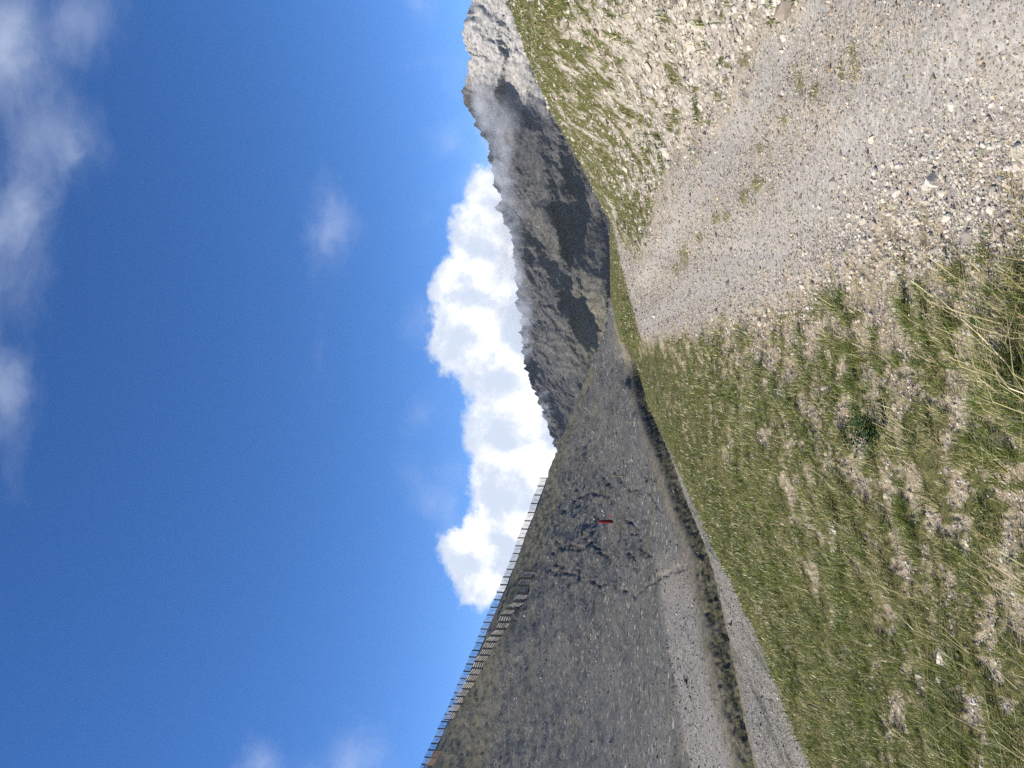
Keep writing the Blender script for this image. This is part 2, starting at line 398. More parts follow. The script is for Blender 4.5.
    col = t.mix(A['dirt'], col, t.mix(t.ramp(t.noise(pos, 1.1, 6, .7), .4, .62), t.mix(vb3, (.12, .105, .08), (.27, .24, .19)), t.mix(vb3, (.07, .068, .045), (.17, .155, .11))))
    ct = t.mix(t.bw(t.voro(t.vmath('MULTIPLY', pos, (1, .4, 1)), 4.0)), (.022, .02, .015), (.15, .135, .10))
    ct = t.mix(t.ramp(t.noise(pos, 1.4, 5, .65), .45, .62, 0, .75), ct, (.085, .088, .035))
    col = t.mix(A['cut'], col, ct)
    far = t.math('MAXIMUM', t.math('MAXIMUM', A['scree'], A['dirt']), t.math('MAXIMUM', A['cut'], A['bench']))
    b1 = t.bump(t.math('ADD', t.math('MULTIPLY', d_s, -.5), t.math('MULTIPLY', n3, .8)), t.math('SUBTRACT', t.math('SUBTRACT', .9, far), t.math('MULTIPLY', A['wheel'], .5), clamp=True), .012)
    b1 = t.bump(t.math('ADD', d_m, n2), t.math('MULTIPLY', t.math('SUBTRACT', t.math('SUBTRACT', 1.0, far), t.math('MULTIPLY', A['road'], .82), clamp=True), .6), .05, b1)
    hs = t.math('ADD', t.math('MULTIPLY', w1b, .5), t.math('ADD', t.math('MULTIPLY', w2b, 1.2), t.math('MULTIPLY', w3b, .3)))
    b2 = t.bump(hs, far, .75, b1)
    t.finish(col, .95, b2, .1)
    return m
MG = ground_material()
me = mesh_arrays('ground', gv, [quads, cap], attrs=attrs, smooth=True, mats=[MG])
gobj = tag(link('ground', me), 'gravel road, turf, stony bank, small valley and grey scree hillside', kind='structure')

# ------------------------------------------------------------------ mountains: relief surface 2 to 3 km away
SKY = [(-160,560),(200,566),(290,566),(312,556),(327,553),(342,548),(362,540),(387,528),(410,523),(437,520),(470,517),(507,513),(527,512),(542,505),
       (550,504),(559,494.5),(568,503),(585,494),(610,489),(627,487),(637,477),(652,471),(662,465),(672,462.5),(687,465),(697,467),
       (712,467.5),(722,464),(732,462),(745,463),(755,466),(767,471),(800,482),(860,500),(960,520)]
mu = np.arange(-160, 960, 1.25); NV = 230
sk = np.interp(mu, [a for a, _ in SKY], [b for _, b in SKY])
sk = sk + fbm(mu / 7, mu * 0, 5, 77, .6) * 3.0 + fbm(mu / 40, mu * 0 + 4, 3, 78) * 1.5
tt = np.linspace(0, 1, NV)
MU = np.repeat(mu[:, None], NV, 1); MV = 690 + (sk[:, None] - 690) * tt[None, :]
def inpoly(u, v, poly):
    r = np.zeros(u.shape, bool); n = len(poly)
    for a in range(n):
        x1, y1 = poly[a]; x2, y2 = poly[(a + 1) % n]
        c = ((y1 > v) != (y2 > v))
        r ^= c & (u < (x2 - x1) * (v - y1) / (y2 - y1 + 1e-9) + x1)
    return r
# faces of the massif: (lean to the right, outline in the upright picture)
jit_u = fbm(MU / 14, MV / 14, 4, 81) * 5; jit_v = fbm(MU / 14, MV / 14, 4, 82) * 5
PU, PV = MU + jit_u, MV + jit_v
lean = np.full(MU.shape, .12)
FACES = [(-.75, [(960,440),(700,440),(698,466),(690,482),(676,520),(672,545),(700,600),(960,600)]),
         (1.0, [(678,498),(652,506),(640,522),(640,548),(662,556),(674,540)]),
         (.9, [(652,468),(630,478),(640,500),(655,500)]),
         (1.45, [(562,612),(484,612),(492,588),(500,568),(516,562),(544,586),(562,602)]),
         (.30, [(640,540),(580,545),(530,575),(566,602),(566,640),(660,640)]),
         (1.5, [(470,560),(455,556),(418,590),(424,600),(440,600),(462,576)]),
         (-.5, [(470,580),(470,612),(415,612),(430,600),(455,590)]),
         (-.35, [(600,530),(560,540),(500,555),(520,562),(560,575),(600,560)]),
         (.5, [(330,548),(410,524),(420,540),(400,565),(350,580),(320,570)]),
         (-.35, [(640,505),(600,520),(590,575),(620,585),(640,560)]),
         (.6, [(520,520),(545,512),(520,545),(490,560),(470,560)]),
         (.9, [(764,440),(745,462),(756,475),(780,470)])]
for g, poly in FACES: lean = np.where(inpoly(PU, PV, poly), g, lean)
def blur(a, n, ax):
    k = np.ones(n) / n
    return np.apply_along_axis(lambda x: np.convolve(np.pad(x, (n // 2, n - 1 - n // 2), 'edge'), k, 'valid'), ax, a)
lean = blur(blur(lean, 5, 0), 3, 1)
D = np.zeros_like(MU); acc = np.zeros(NV); du = 1.25 * 2600 / F; dec = math.exp(-1.25 / 48)
for i in range(len(mu)):
    acc = acc * dec + (lean[i] - .12) * du; D[i] = acc
D = blur(D, 7, 1)
Rm = 2250 + (690 - MV) / 190 * 470 + D * .9
craggy = ridged(MU / 17, MV / 10 + MU / 30, 6, 90, .62)
ribs = ridged((MU + (MV - 520) * .45 + jit_u) / 15, MV / 75, 5, 88, .6)
Rm = Rm - ribs * (4 + 5 * sst(640, 700, PU)) - craggy * 3.2 - ridged(MU / 60 + MV / 50, MV / 90, 4, 95) * 13 - fbm(MU / 4, MV / 3, 3, 99) * 2.2
mx, mf, mz = ray(MU, MV); mh = np.hypot(mx, mf)
front_v = np.stack([mx / mh * Rm, mf / mh * Rm, mz / mh * Rm + EYE], -1)
back = []
for k in range(1, 9):
    rb = Rm[:, -1] + k * 130; e = (mz / mh)[:, -1]
    zb = e * Rm[:, -1] - k * 95 + fbm(mu / 9, mu * 0 + k, 3, 60) * 12
    back.append(np.stack([(mx / mh)[:, -1] * rb, (mf / mh)[:, -1] * rb, zb + EYE], -1))
mvv = np.concatenate([front_v, np.stack(back, 1)], 1); n0, n1 = mvv.shape[:2]
idx = np.arange(n0 * n1).reshape(n0, n1)
mq = np.stack([idx[:-1, :-1], idx[1:, :-1], idx[1:, 1:], idx[:-1, 1:]], -1).reshape(-1, 4)
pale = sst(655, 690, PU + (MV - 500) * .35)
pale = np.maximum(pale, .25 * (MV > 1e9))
brown = np.exp(-(((PU - 440) / 55) ** 2 + ((PV - 592) / 24) ** 2)) + .55 * np.exp(-(((PU - 545) / 45) ** 2 + ((PV - 560) / 25) ** 2))
pad = lambda a: np.concatenate([a, np.repeat(a[:, -1:], n1 - NV, 1)], 1).ravel()
def mountain_material():
    m, t = new_mat('mountain_rock')
    pos = t.node('ShaderNodeNewGeometry').outputs['Position']
    n1 = t.noise(pos, .012, 8, .65, .4); n2 = t.noise(t.vmath('MULTIPLY', pos, (1, 1, 2.0)), .05, 8, .78)
    v = t.bw(t.voro(pos, .09))
    c = t.mix(t.ramp(n1, .3, .7), (.048, .047, .047), (.115, .11, .103))  # rock toned down: cloud shade over the massif is put into the colour
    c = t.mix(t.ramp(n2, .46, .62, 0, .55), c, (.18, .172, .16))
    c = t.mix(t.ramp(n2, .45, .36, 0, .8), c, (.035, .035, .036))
    b = t.mix(t.ramp(n2, .35, .65), (.11, .10, .06), (.22, .20, .135))
    c = t.mix(t.math('MULTIPLY', t.attr('brown'), .85), c, b)
    wv_ = t.vmath('ADD', t.vmath('MULTIPLY', pos, (.011, .006, .006)), t.vmath('SCALE', t.node('ShaderNodeTexNoise', inp={'Scale': .02, 'Detail': 6.0, 'Vector': pos}).outputs['Color'], .55))
    crk = t.voro(wv_, 2.2, 'Distance', 'DISTANCE_TO_EDGE')
    c = t.mix(t.ramp(crk, .035, .012, 0, .7), c, (.022, .022, .025))
    p = t.mix(t.ramp(n2, .33, .66), (.17, .162, .15), (.52, .485, .44))  # sunlit peak: its brightness is partly put into a lighter limestone colour
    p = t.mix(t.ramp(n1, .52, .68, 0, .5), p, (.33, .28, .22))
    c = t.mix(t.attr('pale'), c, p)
    h = t.math('ADD', t.math('MULTIPLY', n2, 26), t.math('MULTIPLY', v, 5))
    t.finish(c, .95, t.bump(h, .6, .6), .08)
    return m
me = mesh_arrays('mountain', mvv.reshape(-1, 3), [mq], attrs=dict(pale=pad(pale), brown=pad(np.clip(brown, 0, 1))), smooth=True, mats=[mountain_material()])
tag(link('mountain', me), 'rocky grey mountain with a pale sunlit limestone peak beyond the saddle', kind='structure')

# ------------------------------------------------------------------ stones
def ico():
    p = (1 + 5 ** .5) / 2
    v = np.array([(-1,p,0),(1,p,0),(-1,-p,0),(1,-p,0),(0,-1,p),(0,1,p),(0,-1,-p),(0,1,-p),(p,0,-1),(p,0,1),(-p,0,-1),(-p,0,1)], float)
    f = np.array([(0,11,5),(0,5,1),(0,1,7),(0,7,10),(0,10,11),(1,5,9),(5,11,4),(11,10,2),(10,7,6),(7,1,8),(3,9,4),(3,4,2),(3,2,6),(3,6,8),(3,8,9),(4,9,5),(2,4,11),(6,2,10),(8,6,7),(9,8,1)])
    return v / np.linalg.norm(v[0]), f
IV, IF = ico()
def chips(n, rg):
    out = []
    for _ in range(n):
        v = IV * rg.uniform(.78, 1.1, (12, 1)) + rg.normal(0, .06, (12, 3))
        v = v * np.array([1, rg.uniform(.55, .95), rg.uniform(.35, .7)])
        # cut a flat facet or two
        for _ in range(2):
            d = rg.normal(size=3); d /= np.linalg.norm(d); s = v @ d
            v = v - np.clip(s - .68, 0, None)[:, None] * d
        out.append(v)
    return np.array(out)
CH = chips(24, rng)
def rot_mats(n, rg, tilt):
    a = rg.uniform(0, 2 * np.pi, n); b = rg.normal(0, tilt, n); c = rg.normal(0, tilt, n)
    ca, sa, cb, sb, cc, sc_ = np.cos(a), np.sin(a), np.cos(b), np.sin(b), np.cos(c), np.sin(c)
    z = np.zeros(n); o = np.ones(n)
    Rz = np.stack([ca, -sa, z, sa, ca, z, z, z, o], -1).reshape(-1, 3, 3)
    Ry = np.stack([cb, z, sb, z, o, z, -sb, z, cb], -1).reshape(-1, 3, 3)
    Rx = np.stack([o, z, z, z, cc, -sc_, z, sc_, cc], -1).reshape(-1, 3, 3)
    return Rx @ Ry @ Rz
def scatter_stones(px, py, size, color, tilt=.35, sink=.12):
    n = len(px); gz, _, _ = ground(px, py)
    v = CH[rng.integers(0, len(CH), n)] * size[:, None, None]
    v = np.einsum('nij,nkj->nki', rot_mats(n, rng, tilt), v)
    v = v + np.stack([px, py, gz + size * (.38 - sink)], -1)[:, None, :]
    f = (IF[None] + 12 * np.arange(n)[:, None, None]).reshape(-1, 3)
    return v.reshape(-1, 3), f, np.repeat(color, 12, 0)
def stone_mat():
    m, t = new_mat('stone')
    pos = t.node('ShaderNodeNewGeometry').outputs['Position']
    n = t.noise(pos, 60, 4, .6); c = t.attr('tint', 'Color')
    c = t.mix(t.ramp(n, .4, .75, 0, .45), c, (.30, .27, .23))
    t.finish(c, .88, t.bump(n, .5, .01), .2)
    return m
MS = stone_mat()
def sample(n, r0, r1, p0, p1, power=0.0):
    """points with areal density ~ r^-(2-power) ... uniform in bearing"""
    lr = rng.uniform(math.log(r0), math.log(r1), n); ph = rng.uniform(R(p0), R(p1), n)
    r = np.exp(lr)
    return r * np.sin(ph), r * np.cos(ph), r
def zone(a, i, j): return a[i, j]
def stone_color(n, kind):
    w = rng.uniform(0, 1, (n, 1))
    if kind == 'grey': a, b = np.array([.12, .113, .103]), np.array([.55, .52, .47])
    elif kind == 'pale': a, b = np.array([.26, .23, .185]), np.array([.64, .58, .49])
    else: a, b = np.array([.07, .066, .058]), np.array([.26, .245, .215])
    c = a + (b - a) * w ** 1.2
    return c * rng.normal(1, .03, (n, 3))

def build_gravel():
    vs, fs, cs, base = [], [], [], 0
    def add(px, py, size, col, **k):
        nonlocal base
        v, f, c = scatter_stones(px, py, size, col, **k)
        vs.append(v); fs.append(f + base); cs.append(c); base += len(v)
    # road chips
    x, y, r = sample(190000, 2.6, 75, -12, 33)
    _, i, j = ground(x, y)
    keep = rng.uniform(0, 1, len(x)) < road[i, j] * np.where(wheel[i, j] > .5, .55, .9)
    x, y, r = x[keep], y[keep], r[keep]
    s = np.clip(.0044 * np.exp(rng.normal(0, .45, len(x))) * np.clip(r / 4, .8, 14) ** .8, .004, .12)
    add(x, y, s, stone_color(len(x), 'grey') * np.where(rng.uniform(0, 1, (len(x), 1)) < .3, [[1.16, 1.0, .78]], [[1.06, 1, .92]]))
    # coarser rubble along the left edge of the road and in bare patches of the grass
    x, y, r = sample(130000, 2.6, 22, -34, 33)
    _, i, j = ground(x, y)
    e = np.exp(-((dl[i, j] - .12) / .36) ** 2) * np.clip((7.5 - r) / 3.5, .1, 1)
    keep = rng.uniform(0, 1, len(x)) < np.maximum(e * .9, np.clip(1 - GT[i, j] - .15, 0, 1) * grass[i, j] * .8)
    x, y, r = x[keep], y[keep], r[keep]
    s = np.clip(np.where(dl[i, j][keep] > -.25, .0085, .0056) * np.exp(rng.normal(0, .48, len(x))) * np.clip(r / 4, .8, 2.6) ** .6, .005, .07)
    add(x, y, s, stone_color(len(x), 'pale'), tilt=.45, sink=.24)
    # flat pale stones over the bank
    x, y, r = sample(46000, 6, 60, -2, 34)
    _, i, j = ground(x, y)
    keep = rng.uniform(0, 1, len(x)) < bank[i, j] * (1 - .8 * GT[i, j]) * .95
    x, y, r = x[keep], y[keep], r[keep]
    s = np.clip(.028 * np.exp(rng.normal(0, .5, len(x))) * np.clip(r / 14, .7, 2.2) ** .6, .012, .2)
    add(x, y, s, stone_color(len(x), 'pale'), tilt=.3)
    # boulders and slabs lying on the scree hillside
    x, y, r = sample(26000, 55, 390, -33, 8)
    _, i, j = ground(x, y)
    keep = rng.uniform(0, 1, len(x)) < scree[i, j] * .5 + cut[i, j] * .5 + bench[i, j] * .5 + dis[i, j] * .5
    x, y, r = x[keep], y[keep], r[keep]
    s = np.clip(.08 * np.exp(rng.normal(0, .55, len(x))) * np.clip(r / 130, .6, 2.0), .05, .9)
    c = stone_color(len(x), 'dark'); c = np.where(rng.uniform(0, 1, (len(x), 1)) < .05, stone_color(len(x), 'pale'), c)
    add(x, y, s, c, tilt=.5)
    # small stones along the valley track
    x, y, r = sample(40000, 24, 95, -33, -3)
    _, i, j = ground(x, y)
    k = rng.uniform(0, 1, len(x)) < np.clip(track[i, j] + bench[i, j] * .7, 0, 1) * .8
    x, y, r = x[k], y[k], r[k]
    add(x, y, np.clip(.026 * np.exp(rng.normal(0, .5, len(x))) * np.clip(r / 40, .7, 2), .015, .2), stone_color(len(x), 'grey') * .95, tilt=.4)
    me = mesh_arrays('gravel', np.concatenate(vs), [np.concatenate(fs)], colors=np.concatenate(cs), mats=[MS])
    tag(link('gravel', me), 'loose limestone chips and rubble on road, bank and scree', 'gravel', kind='stuff')
build_gravel()

# ------------------------------------------------------------------ grass
def grass_mat():
    m, t = new_mat('grass_blade')
    c = t.attr('tint', 'Color')
    d = t.node('ShaderNodeBsdfDiffuse', inp={'Color': c, 'Roughness': .6})
    tr = t.node('ShaderNodeBsdfTranslucent'); t.l.new(t.mix(.3, c, (.25, .28, .05)), tr.inputs['Color'])
    gl = t.node('ShaderNodeBsdfGlossy', inp={'Roughness': .45, 'Color': (.9, .9, .8, 1)})
    mx1 = t.node('ShaderNodeMixShader', inp={0: .28}); t.l.new(d.outputs[0], mx1.inputs[1]); t.l.new(tr.outputs[0], mx1.inputs[2])
    mx2 = t.node('ShaderNodeMixShader', inp={0: .05}); t.l.new(mx1.outputs[0], mx2.inputs[1]); t.l.new(gl.outputs[0], mx2.inputs[2])
    o = t.node('ShaderNodeOutputMaterial'); t.l.new(mx2.outputs[0], o.inputs[0])
    return m
MGR = grass_mat()
def blades(px, py, ln, wd, col, lean, bend, flat=None):
    n = len(px); gz, _, _ = ground(px, py)
    a = rng.uniform(0, 2 * np.pi, n)
    side = np.stack([np.cos(a), np.sin(a), 0 * a], -1) * wd[:, None] * .5
    tip = np.stack([lean[:, 0], lean[:, 1], np.ones(n)], -1); tip /= np.linalg.norm(tip, axis=1)[:, None]
    b0 = np.stack([px, py, gz - .008], -1)
    mid = b0 + tip * (ln * .55)[:, None] + np.stack([0 * ln, 0 * ln, ln * .06], -1)
    tp = b0 + tip * ln[:, None] + np.stack([lean[:, 0] * bend * ln, lean[:, 1] * bend * ln, -bend * ln * .45], -1)
    v = np.stack([b0 - side, b0 + side, mid + side * .8, mid - side * .8, tp], 1)
    o = 5 * np.arange(n)[:, None]
    return v.reshape(-1, 3), np.array([[0, 1, 2, 3]]) + o, np.array([[3, 2, 4]]) + o, np.repeat(col, 5, 0)
def grass_color(n, dry):
    g = np.where(rng.uniform(0, 1, (n, 1)) < .5, [[.145, .20, .030]], [[.235, .26, .060]])
    g = np.where(rng.uniform(0, 1, (n, 1)) < .25, [[.075, .125, .020]], g)
    s = np.where(rng.uniform(0, 1, (n, 1)) < .5, [[.60, .52, .31]], [[.46, .385, .20]])
    c = np.where(rng.uniform(0, 1, (n, 1)) < dry[:, None], s, g)
    return c * rng.normal(1, .13, (n, 1)).clip(.6, 1.5)
def build_grass():
    V_, Q_, T_, C_, base = [], [], [], [], 0
    def add(*a):
        nonlocal base
        v, q, t, c = blades(*a); V_.append(v); Q_.append(q + base); T_.append(t + base); C_.append(c); base += len(v)
    def go(n, r0, r1, p0, p1, L, W, field, mult, drybase, leanx=.45):
        x, y, r = sample(n, r0, r1, p0, p1)
        _, i, j = ground(x, y)
        tuft = fbm(x / .2, y / .2, 3, 201)
        big = fbm(x / .8, y / .8, 3, 211)
        pr = field[i, j] * mult * np.clip(.52 + 1.3 * tuft, .14, 1)
        k = rng.uniform(0, 1, n) < pr
        x, y, r, tuft, big = x[k], y[k], r[k], tuft[k], big[k]; m = len(x)
        sc = np.clip(r / 5, .75, 4) ** .55
        ln = L * (.50 + .75 * np.clip(tuft, -.4, .9) + .55 * np.clip(big, -.4, .8)) * np.exp(rng.normal(0, .3, m)) * np.clip(sc, .8, 1.5)
        wd = W * sc * rng.uniform(.7, 1.3, m)
        le = np.stack([leanx + rng.normal(0, .5, m), rng.normal(.05, .45, m)], -1)
        dry = np.clip(drybase + .35 * fbm(x / .6, y / .6, 3, 221), .03, .9)
        add(x, y, np.clip(ln, .015, .5), wd, grass_color(m, dry), le, rng.uniform(0, .5, m))
    gl = GT * (1 - bank) * (1 - road)
    go(330000, 2.5, 12, -34, 16, .095, .0045, gl, 1.0, .28)
    go(150000, 10, 45, -34, 14, .075, .008, gl, .95, .29, .3)
    go(60000, 40, 130, -12, 14, .09, .03, np.clip(grass * (1 - road), 0, 1), .8, .3, .2)
    go(170000, 6, 60, 0, 34, .085, .009, GT * bank, .95, .28, .2)
    go(60000, 34, 150, -34, 0, .10, .012, cut + dirt * .4, .7, .45, .2)
    go(40000, 26, 90, -34, 0, .08, .012, track * sst(.2, .45, fbm(X / .8, Y / 4, 3, 251) + .5 * (np.abs((TI - 5.45) / .12) < 1)), .8, .3, .1)
    go(60000, 3.5, 40, -5, 34, .06, .007, spots, 1.0, .4, .2)
    # thin straw and litter over bare patches
    lit = np.clip(1 - GT, 0, 1) * grass
    go(120000, 2.5, 14, -34, 16, .06, .004, lit, .7, .72, .9)
    # a few sparse tufts on the road
    tr = road * sst(.35, .6, fbm(X / .45, Y / .9, 3, 231) + .25 * np.exp(-((dl - 1.5) / .45) ** 2) - .05)
    go(30000, 3.5, 26, 0, 33, .04, .005, tr, .8, .4, .2)
    # long bent stalks
    x, y, r = sample(9000, 2.6, 8, -34, 8)
    _, i, j = ground(x, y)
    k = rng.uniform(0, 1, len(x)) < GT[i, j] * (1 - road[i, j]) * np.clip((6.5 - r) / 3, .1, 1) * sst(-.15, .35, fbm(x / .7, y / .7, 3, 241))
    x, y = x[k], y[k]; m = len(x)
    add(x, y, rng.uniform(.16, .36, m), rng.uniform(.003, .0055, m), grass_color(m, np.full(m, .6)),
        np.stack([.75 + rng.normal(0, .3, m), rng.normal(.1, .3, m)], -1), rng.uniform(.2, .7, m))
    me = mesh_arrays('grass', np.concatenate(V_), [np.concatenate(Q_), np.concatenate(T_)], colors=np.concatenate(C_), mats=[MGR])
    tag(link('grass', me), 'tufted alpine grass with dry straw on slope and bank', 'grass', kind='stuff')
build_grass()
# ------------------------------------------------------------------ small mesh builders for things
class MB:
    def __init__(s): s.v = []; s.f = []
    def add(s, v, f):
        b = len(s.v); s.v += [tuple(map(float, q)) for q in v]; s.f += [tuple(b + i for i in q) for q in f]
    def bar(s, p, q, w, d=None, up=(0, 0, 1)):
        """rectangular bar from p to q"""
        from mathutils import Vector
        p, q = Vector(p), Vector(q); a = (q - p).normalized(); d = d or w
        u_ = Vector(up) if abs(a.dot(Vector(up))) < .95 else Vector((0, 1, 0))
        s1 = a.cross(u_).normalized() * w / 2; s2 = a.cross(s1).normalized() * d / 2
        v = [c + e for c in (p, q) for e in (s1 + s2, -s1 + s2, -s1 - s2, s1 - s2)]
        s.add(v, [(0, 1, 2, 3), (7, 6, 5, 4), (0, 4, 5, 1), (1, 5, 6, 2), (2, 6, 7, 3), (3, 7, 4, 0)])
    def lathe(s, prof, n=14, lean=(0, 0)):
        v = []
        for r, z in prof:
            for k in range(n):
                a = 2 * math.pi * k / n
                v.append((r * math.cos(a) + lean[0] * z, r * math.sin(a) + lean[1] * z, z))
        f = [(i * n + k, i * n + (k + 1) % n, (i + 1) * n + (k + 1) % n, (i + 1) * n + k) for i in range(len(prof) - 1) for k in range(n)]
        f += [tuple(range(n))[::-1], tuple((len(prof) - 1) * n + k for k in range(n))]
        s.add(v, f)
    def build(s, name, mat, parent=None, smooth=False):
        me = bpy.data.meshes.new(name); me.from_pydata(s.v, [], s.f); me.update()
        if smooth: me.polygons.foreach_set('use_smooth', [True] * len(me.polygons))
        me.materials.append(mat)
        return link(name, me, parent)
def empty(name, loc):
    o = bpy.data.objects.new(name, None); COL.objects.link(o); o.location = loc; o.empty_display_size = .3
    return o
def plain(name, a, b, scale=3.0, rough=.8, spec=.2):
    m, t = new_mat(name)
    co = t.node('ShaderNodeTexCoord').outputs['Object']
    t.finish(t.mix(t.ramp(t.noise(co, scale, 5, .65), .35, .68), a, b), rough, t.bump(t.noise(co, scale * 4, 4), .3, .02), spec)
    return m
M_POST = plain('fence_steel', (.035, .036, .04), (.085, .075, .065), 2)
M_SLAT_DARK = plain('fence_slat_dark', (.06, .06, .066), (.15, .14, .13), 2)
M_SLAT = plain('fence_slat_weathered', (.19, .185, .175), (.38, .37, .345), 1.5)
M_RUST = plain('fence_slat_rusty', (.13, .08, .06), (.24, .17, .13), 1.5)
ORD = ['first','second','third','fourth','fifth','sixth','seventh','eighth','ninth','tenth','eleventh','twelfth','thirteenth','fourteenth','fifteenth',
       'sixteenth','seventeenth','eighteenth','nineteenth','twentieth'] + ['twenty-' + k for k in ('first','second','third','fourth','fifth','sixth','seventh','eighth','ninth')] + \
      ['thirtieth'] + ['thirty-' + k for k in ('first','second','third','fourth','fifth','sixth','seventh','eighth','ninth')] + ['fortieth'] + \
      ['forty-' + k for k in ('first','second','third','fourth')]
def crest(u, v):
    """crest of the hillside at the bearing of pixel u, v"""
    ph, _ = phi_e(u, v); i = int(np.clip(np.searchsorted(PH, ph), 1, NP - 1))
    ok = (RR[0] > 200) & (RR[0] < 460)
    k = int(np.argmax(np.where(ok, Zt[i] / RR[0], -9))); r = RR[0][k] - 1.0
    x, y = r * math.sin(ph), r * math.cos(ph)
    return Vector((x, y, float(ground(x, y)[0])))
def fence_row(pts, h, nsl, slat_w, slat_m, labels, group, gap=.05, front=False):
    for k in range(len(pts) - 1):
        a, b = pts[k], pts[k + 1]; c = (a + b) / 2
        root = tag(empty('snow_fence_section', c), labels(k), 'snow fence', group)
        d = b - a; d2 = Vector((d.x, d.y, 0)).normalized(); nrm = Vector((d2.y, -d2.x, 0))
        if nrm.y > 0: nrm = -nrm                                   # towards the viewer's side, downhill
        hv = random.uniform(.96, 1.04) * h
        for e, sgn in ((a, 1), (b, -1)):
            m = MB(); p = e - c + d2 * sgn * (.16 if front else .11) + nrm * (.42 if front else 0)
            m.bar(p + Vector((0, 0, -.8)), p + Vector((0, 0, hv)), .34 if front else .36, .3); m.build('post', M_POST, root)
        m = MB(); tw = random.uniform(-.5, .5) if front else 0; top = random.uniform(.3, .5) if front else 1
        for s in range(nsl):
            z = .35 + (hv - .55) * s / (nsl - 1); off = nrm * .16
            m.bar(a - c + d2 * gap + off + nrm * tw * .3 + Vector((0, 0, z)), b - c - d2 * gap + off - nrm * tw * .3 + Vector((0, 0, z)), .06, slat_w * (random.uniform(.5, 1.1) if front else 1))
        m.build('slats', slat_m, root)
        m = MB(); m.bar(Vector((0, 0, hv * .7)) - nrm * .1, -nrm * 1.7 + Vector((0, 0, -.9)), .12); m.build('brace', M_POST, root)
        m = MB(); m.bar(a - c + nrm * .05 + Vector((0, 0, .02)), b - c + nrm * .05 + Vector((0, 0, .1)), .2, .6); m.build('bottom_rail', M_POST, root)
BASE_UP = [(476, 548), (528, 530.5), (592, 504), (652, 478), (722, 447), (768, 429), (800, 416)]
post_py = [477.4,485.6,494.6,503.2,512.2,520.4,528.7,537.6,545.4,553.2,561,568.8,576.6,584.4,591.9,599.5,606.9,614.7,622,628.8,636.2,642.5,650,656.8,663.7,671,678.3,684.4,692.5,699.3,706.4,714,721.3,728.5,736.3,743.3,749.8,757.2,764.3,771.5]
pts = []
for py in post_py:
    pts.append(crest(767 - py, np.interp(py, *zip(*BASE_UP))))
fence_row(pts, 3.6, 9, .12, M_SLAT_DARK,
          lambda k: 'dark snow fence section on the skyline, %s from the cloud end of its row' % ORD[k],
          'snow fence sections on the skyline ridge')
BASE_LO = [(569.8, 538), (592, 527), (620, 511), (654, 490), (680, 475), (718.5, 451)]
post_lo = [569.8,577.6,585,592.5,600.5,607.8,614.4,621,627.9,634.7,640.6,647.4,653.9,660.3,667,673.3,680.3,687.6,695.4,702.7,710.5,718.5]
pts = []
for py in post_lo:
    x, y, z, r = at_pixel(767 - py, float(np.interp(py, *zip(*BASE_LO))), 372, 240); pts.append((x, y, z, r))
rs = np.array([p[3] for p in pts]); rs = np.convolve(np.pad(rs, 4, 'edge'), np.ones(9) / 9, 'valid')
pts = [Vector((p[0] / p[3] * r, p[1] / p[3] * r, float(ground(p[0] / p[3] * r, p[1] / p[3] * r)[0]))) for p, r in zip(pts, rs)]
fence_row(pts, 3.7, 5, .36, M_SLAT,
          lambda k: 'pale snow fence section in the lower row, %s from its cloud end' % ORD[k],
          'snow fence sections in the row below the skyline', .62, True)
pts = []
for px, py in ((441.5, 750), (437, 757.6), (432, 765), (427.5, 772.5)):
    x, y, z, r = at_pixel(767 - py, px, 360, 240); pts.append(Vector((x, y, z)))
fence_row(pts, 3.2, 5, .32, M_RUST,
          lambda k: 'rusty snow fence section in the short row of three, %s from mountain side' % ORD[k],
          'rusty snow fence sections at the hillside edge')

# ---- red padded post and the yellow lances of the snow-making line
M_RED = plain('red_padding', (.13, .006, .006), (.20, .010, .009), 2, .55)
M_DARKM = plain('dark_metal', (.02, .02, .022), (.05, .05, .05), 4, .5)
M_YEL = plain('yellow_padding', (.33, .32, .14), (.42, .41, .22), 2, .6)
M_WHITE = plain('white_box', (.62, .62, .60), (.78, .78, .76), 3, .6)
M_ORANGE = plain('orange_plastic', (.48, .12, .05), (.6, .18, .08), 3, .6)
def perch(u, v, rmax=400, skip=None):
    x, y, z, r = at_pixel(u, v, rmax, skip); return Vector((x, y, z)), r
p, r = perch(246, 613, 400, 100); k = r / F
root = tag(empty('padded_post', p), 'tall red padded post standing on the grey scree mound', 'post')
m = MB(); m.lathe([(.16, -1), (.16, 1.6 * k)], 12); m.build('base_pole', M_DARKM, root)
m = MB(); m.lathe([(1.5 * k, 1.0 * k), (1.75 * k, 2.0 * k), (1.7 * k, 11 * k), (1.3 * k, 14 * k), (.6 * k, 15.6 * k)], 14, (-.03, 0)); m.build('padding', M_RED, root, True)
m = MB(); m.lathe([(.1, 15.5 * k), (.1, 17.5 * k), (.05, 17.8 * k)], 10, (-.03, 0)); m.build('lance_tip', M_DARKM, root)
p2, r2 = perch(251.5, 610.5, 400, 100); k = r2 / F
root = tag(empty('marker_stake', p2), 'short orange marker stake just beside the red padded post', 'marker')
m = MB(); m.lathe([(.35 * k, -.5), (.4 * k, 3.0 * k)], 8); m.build('stake', M_ORANGE, root)
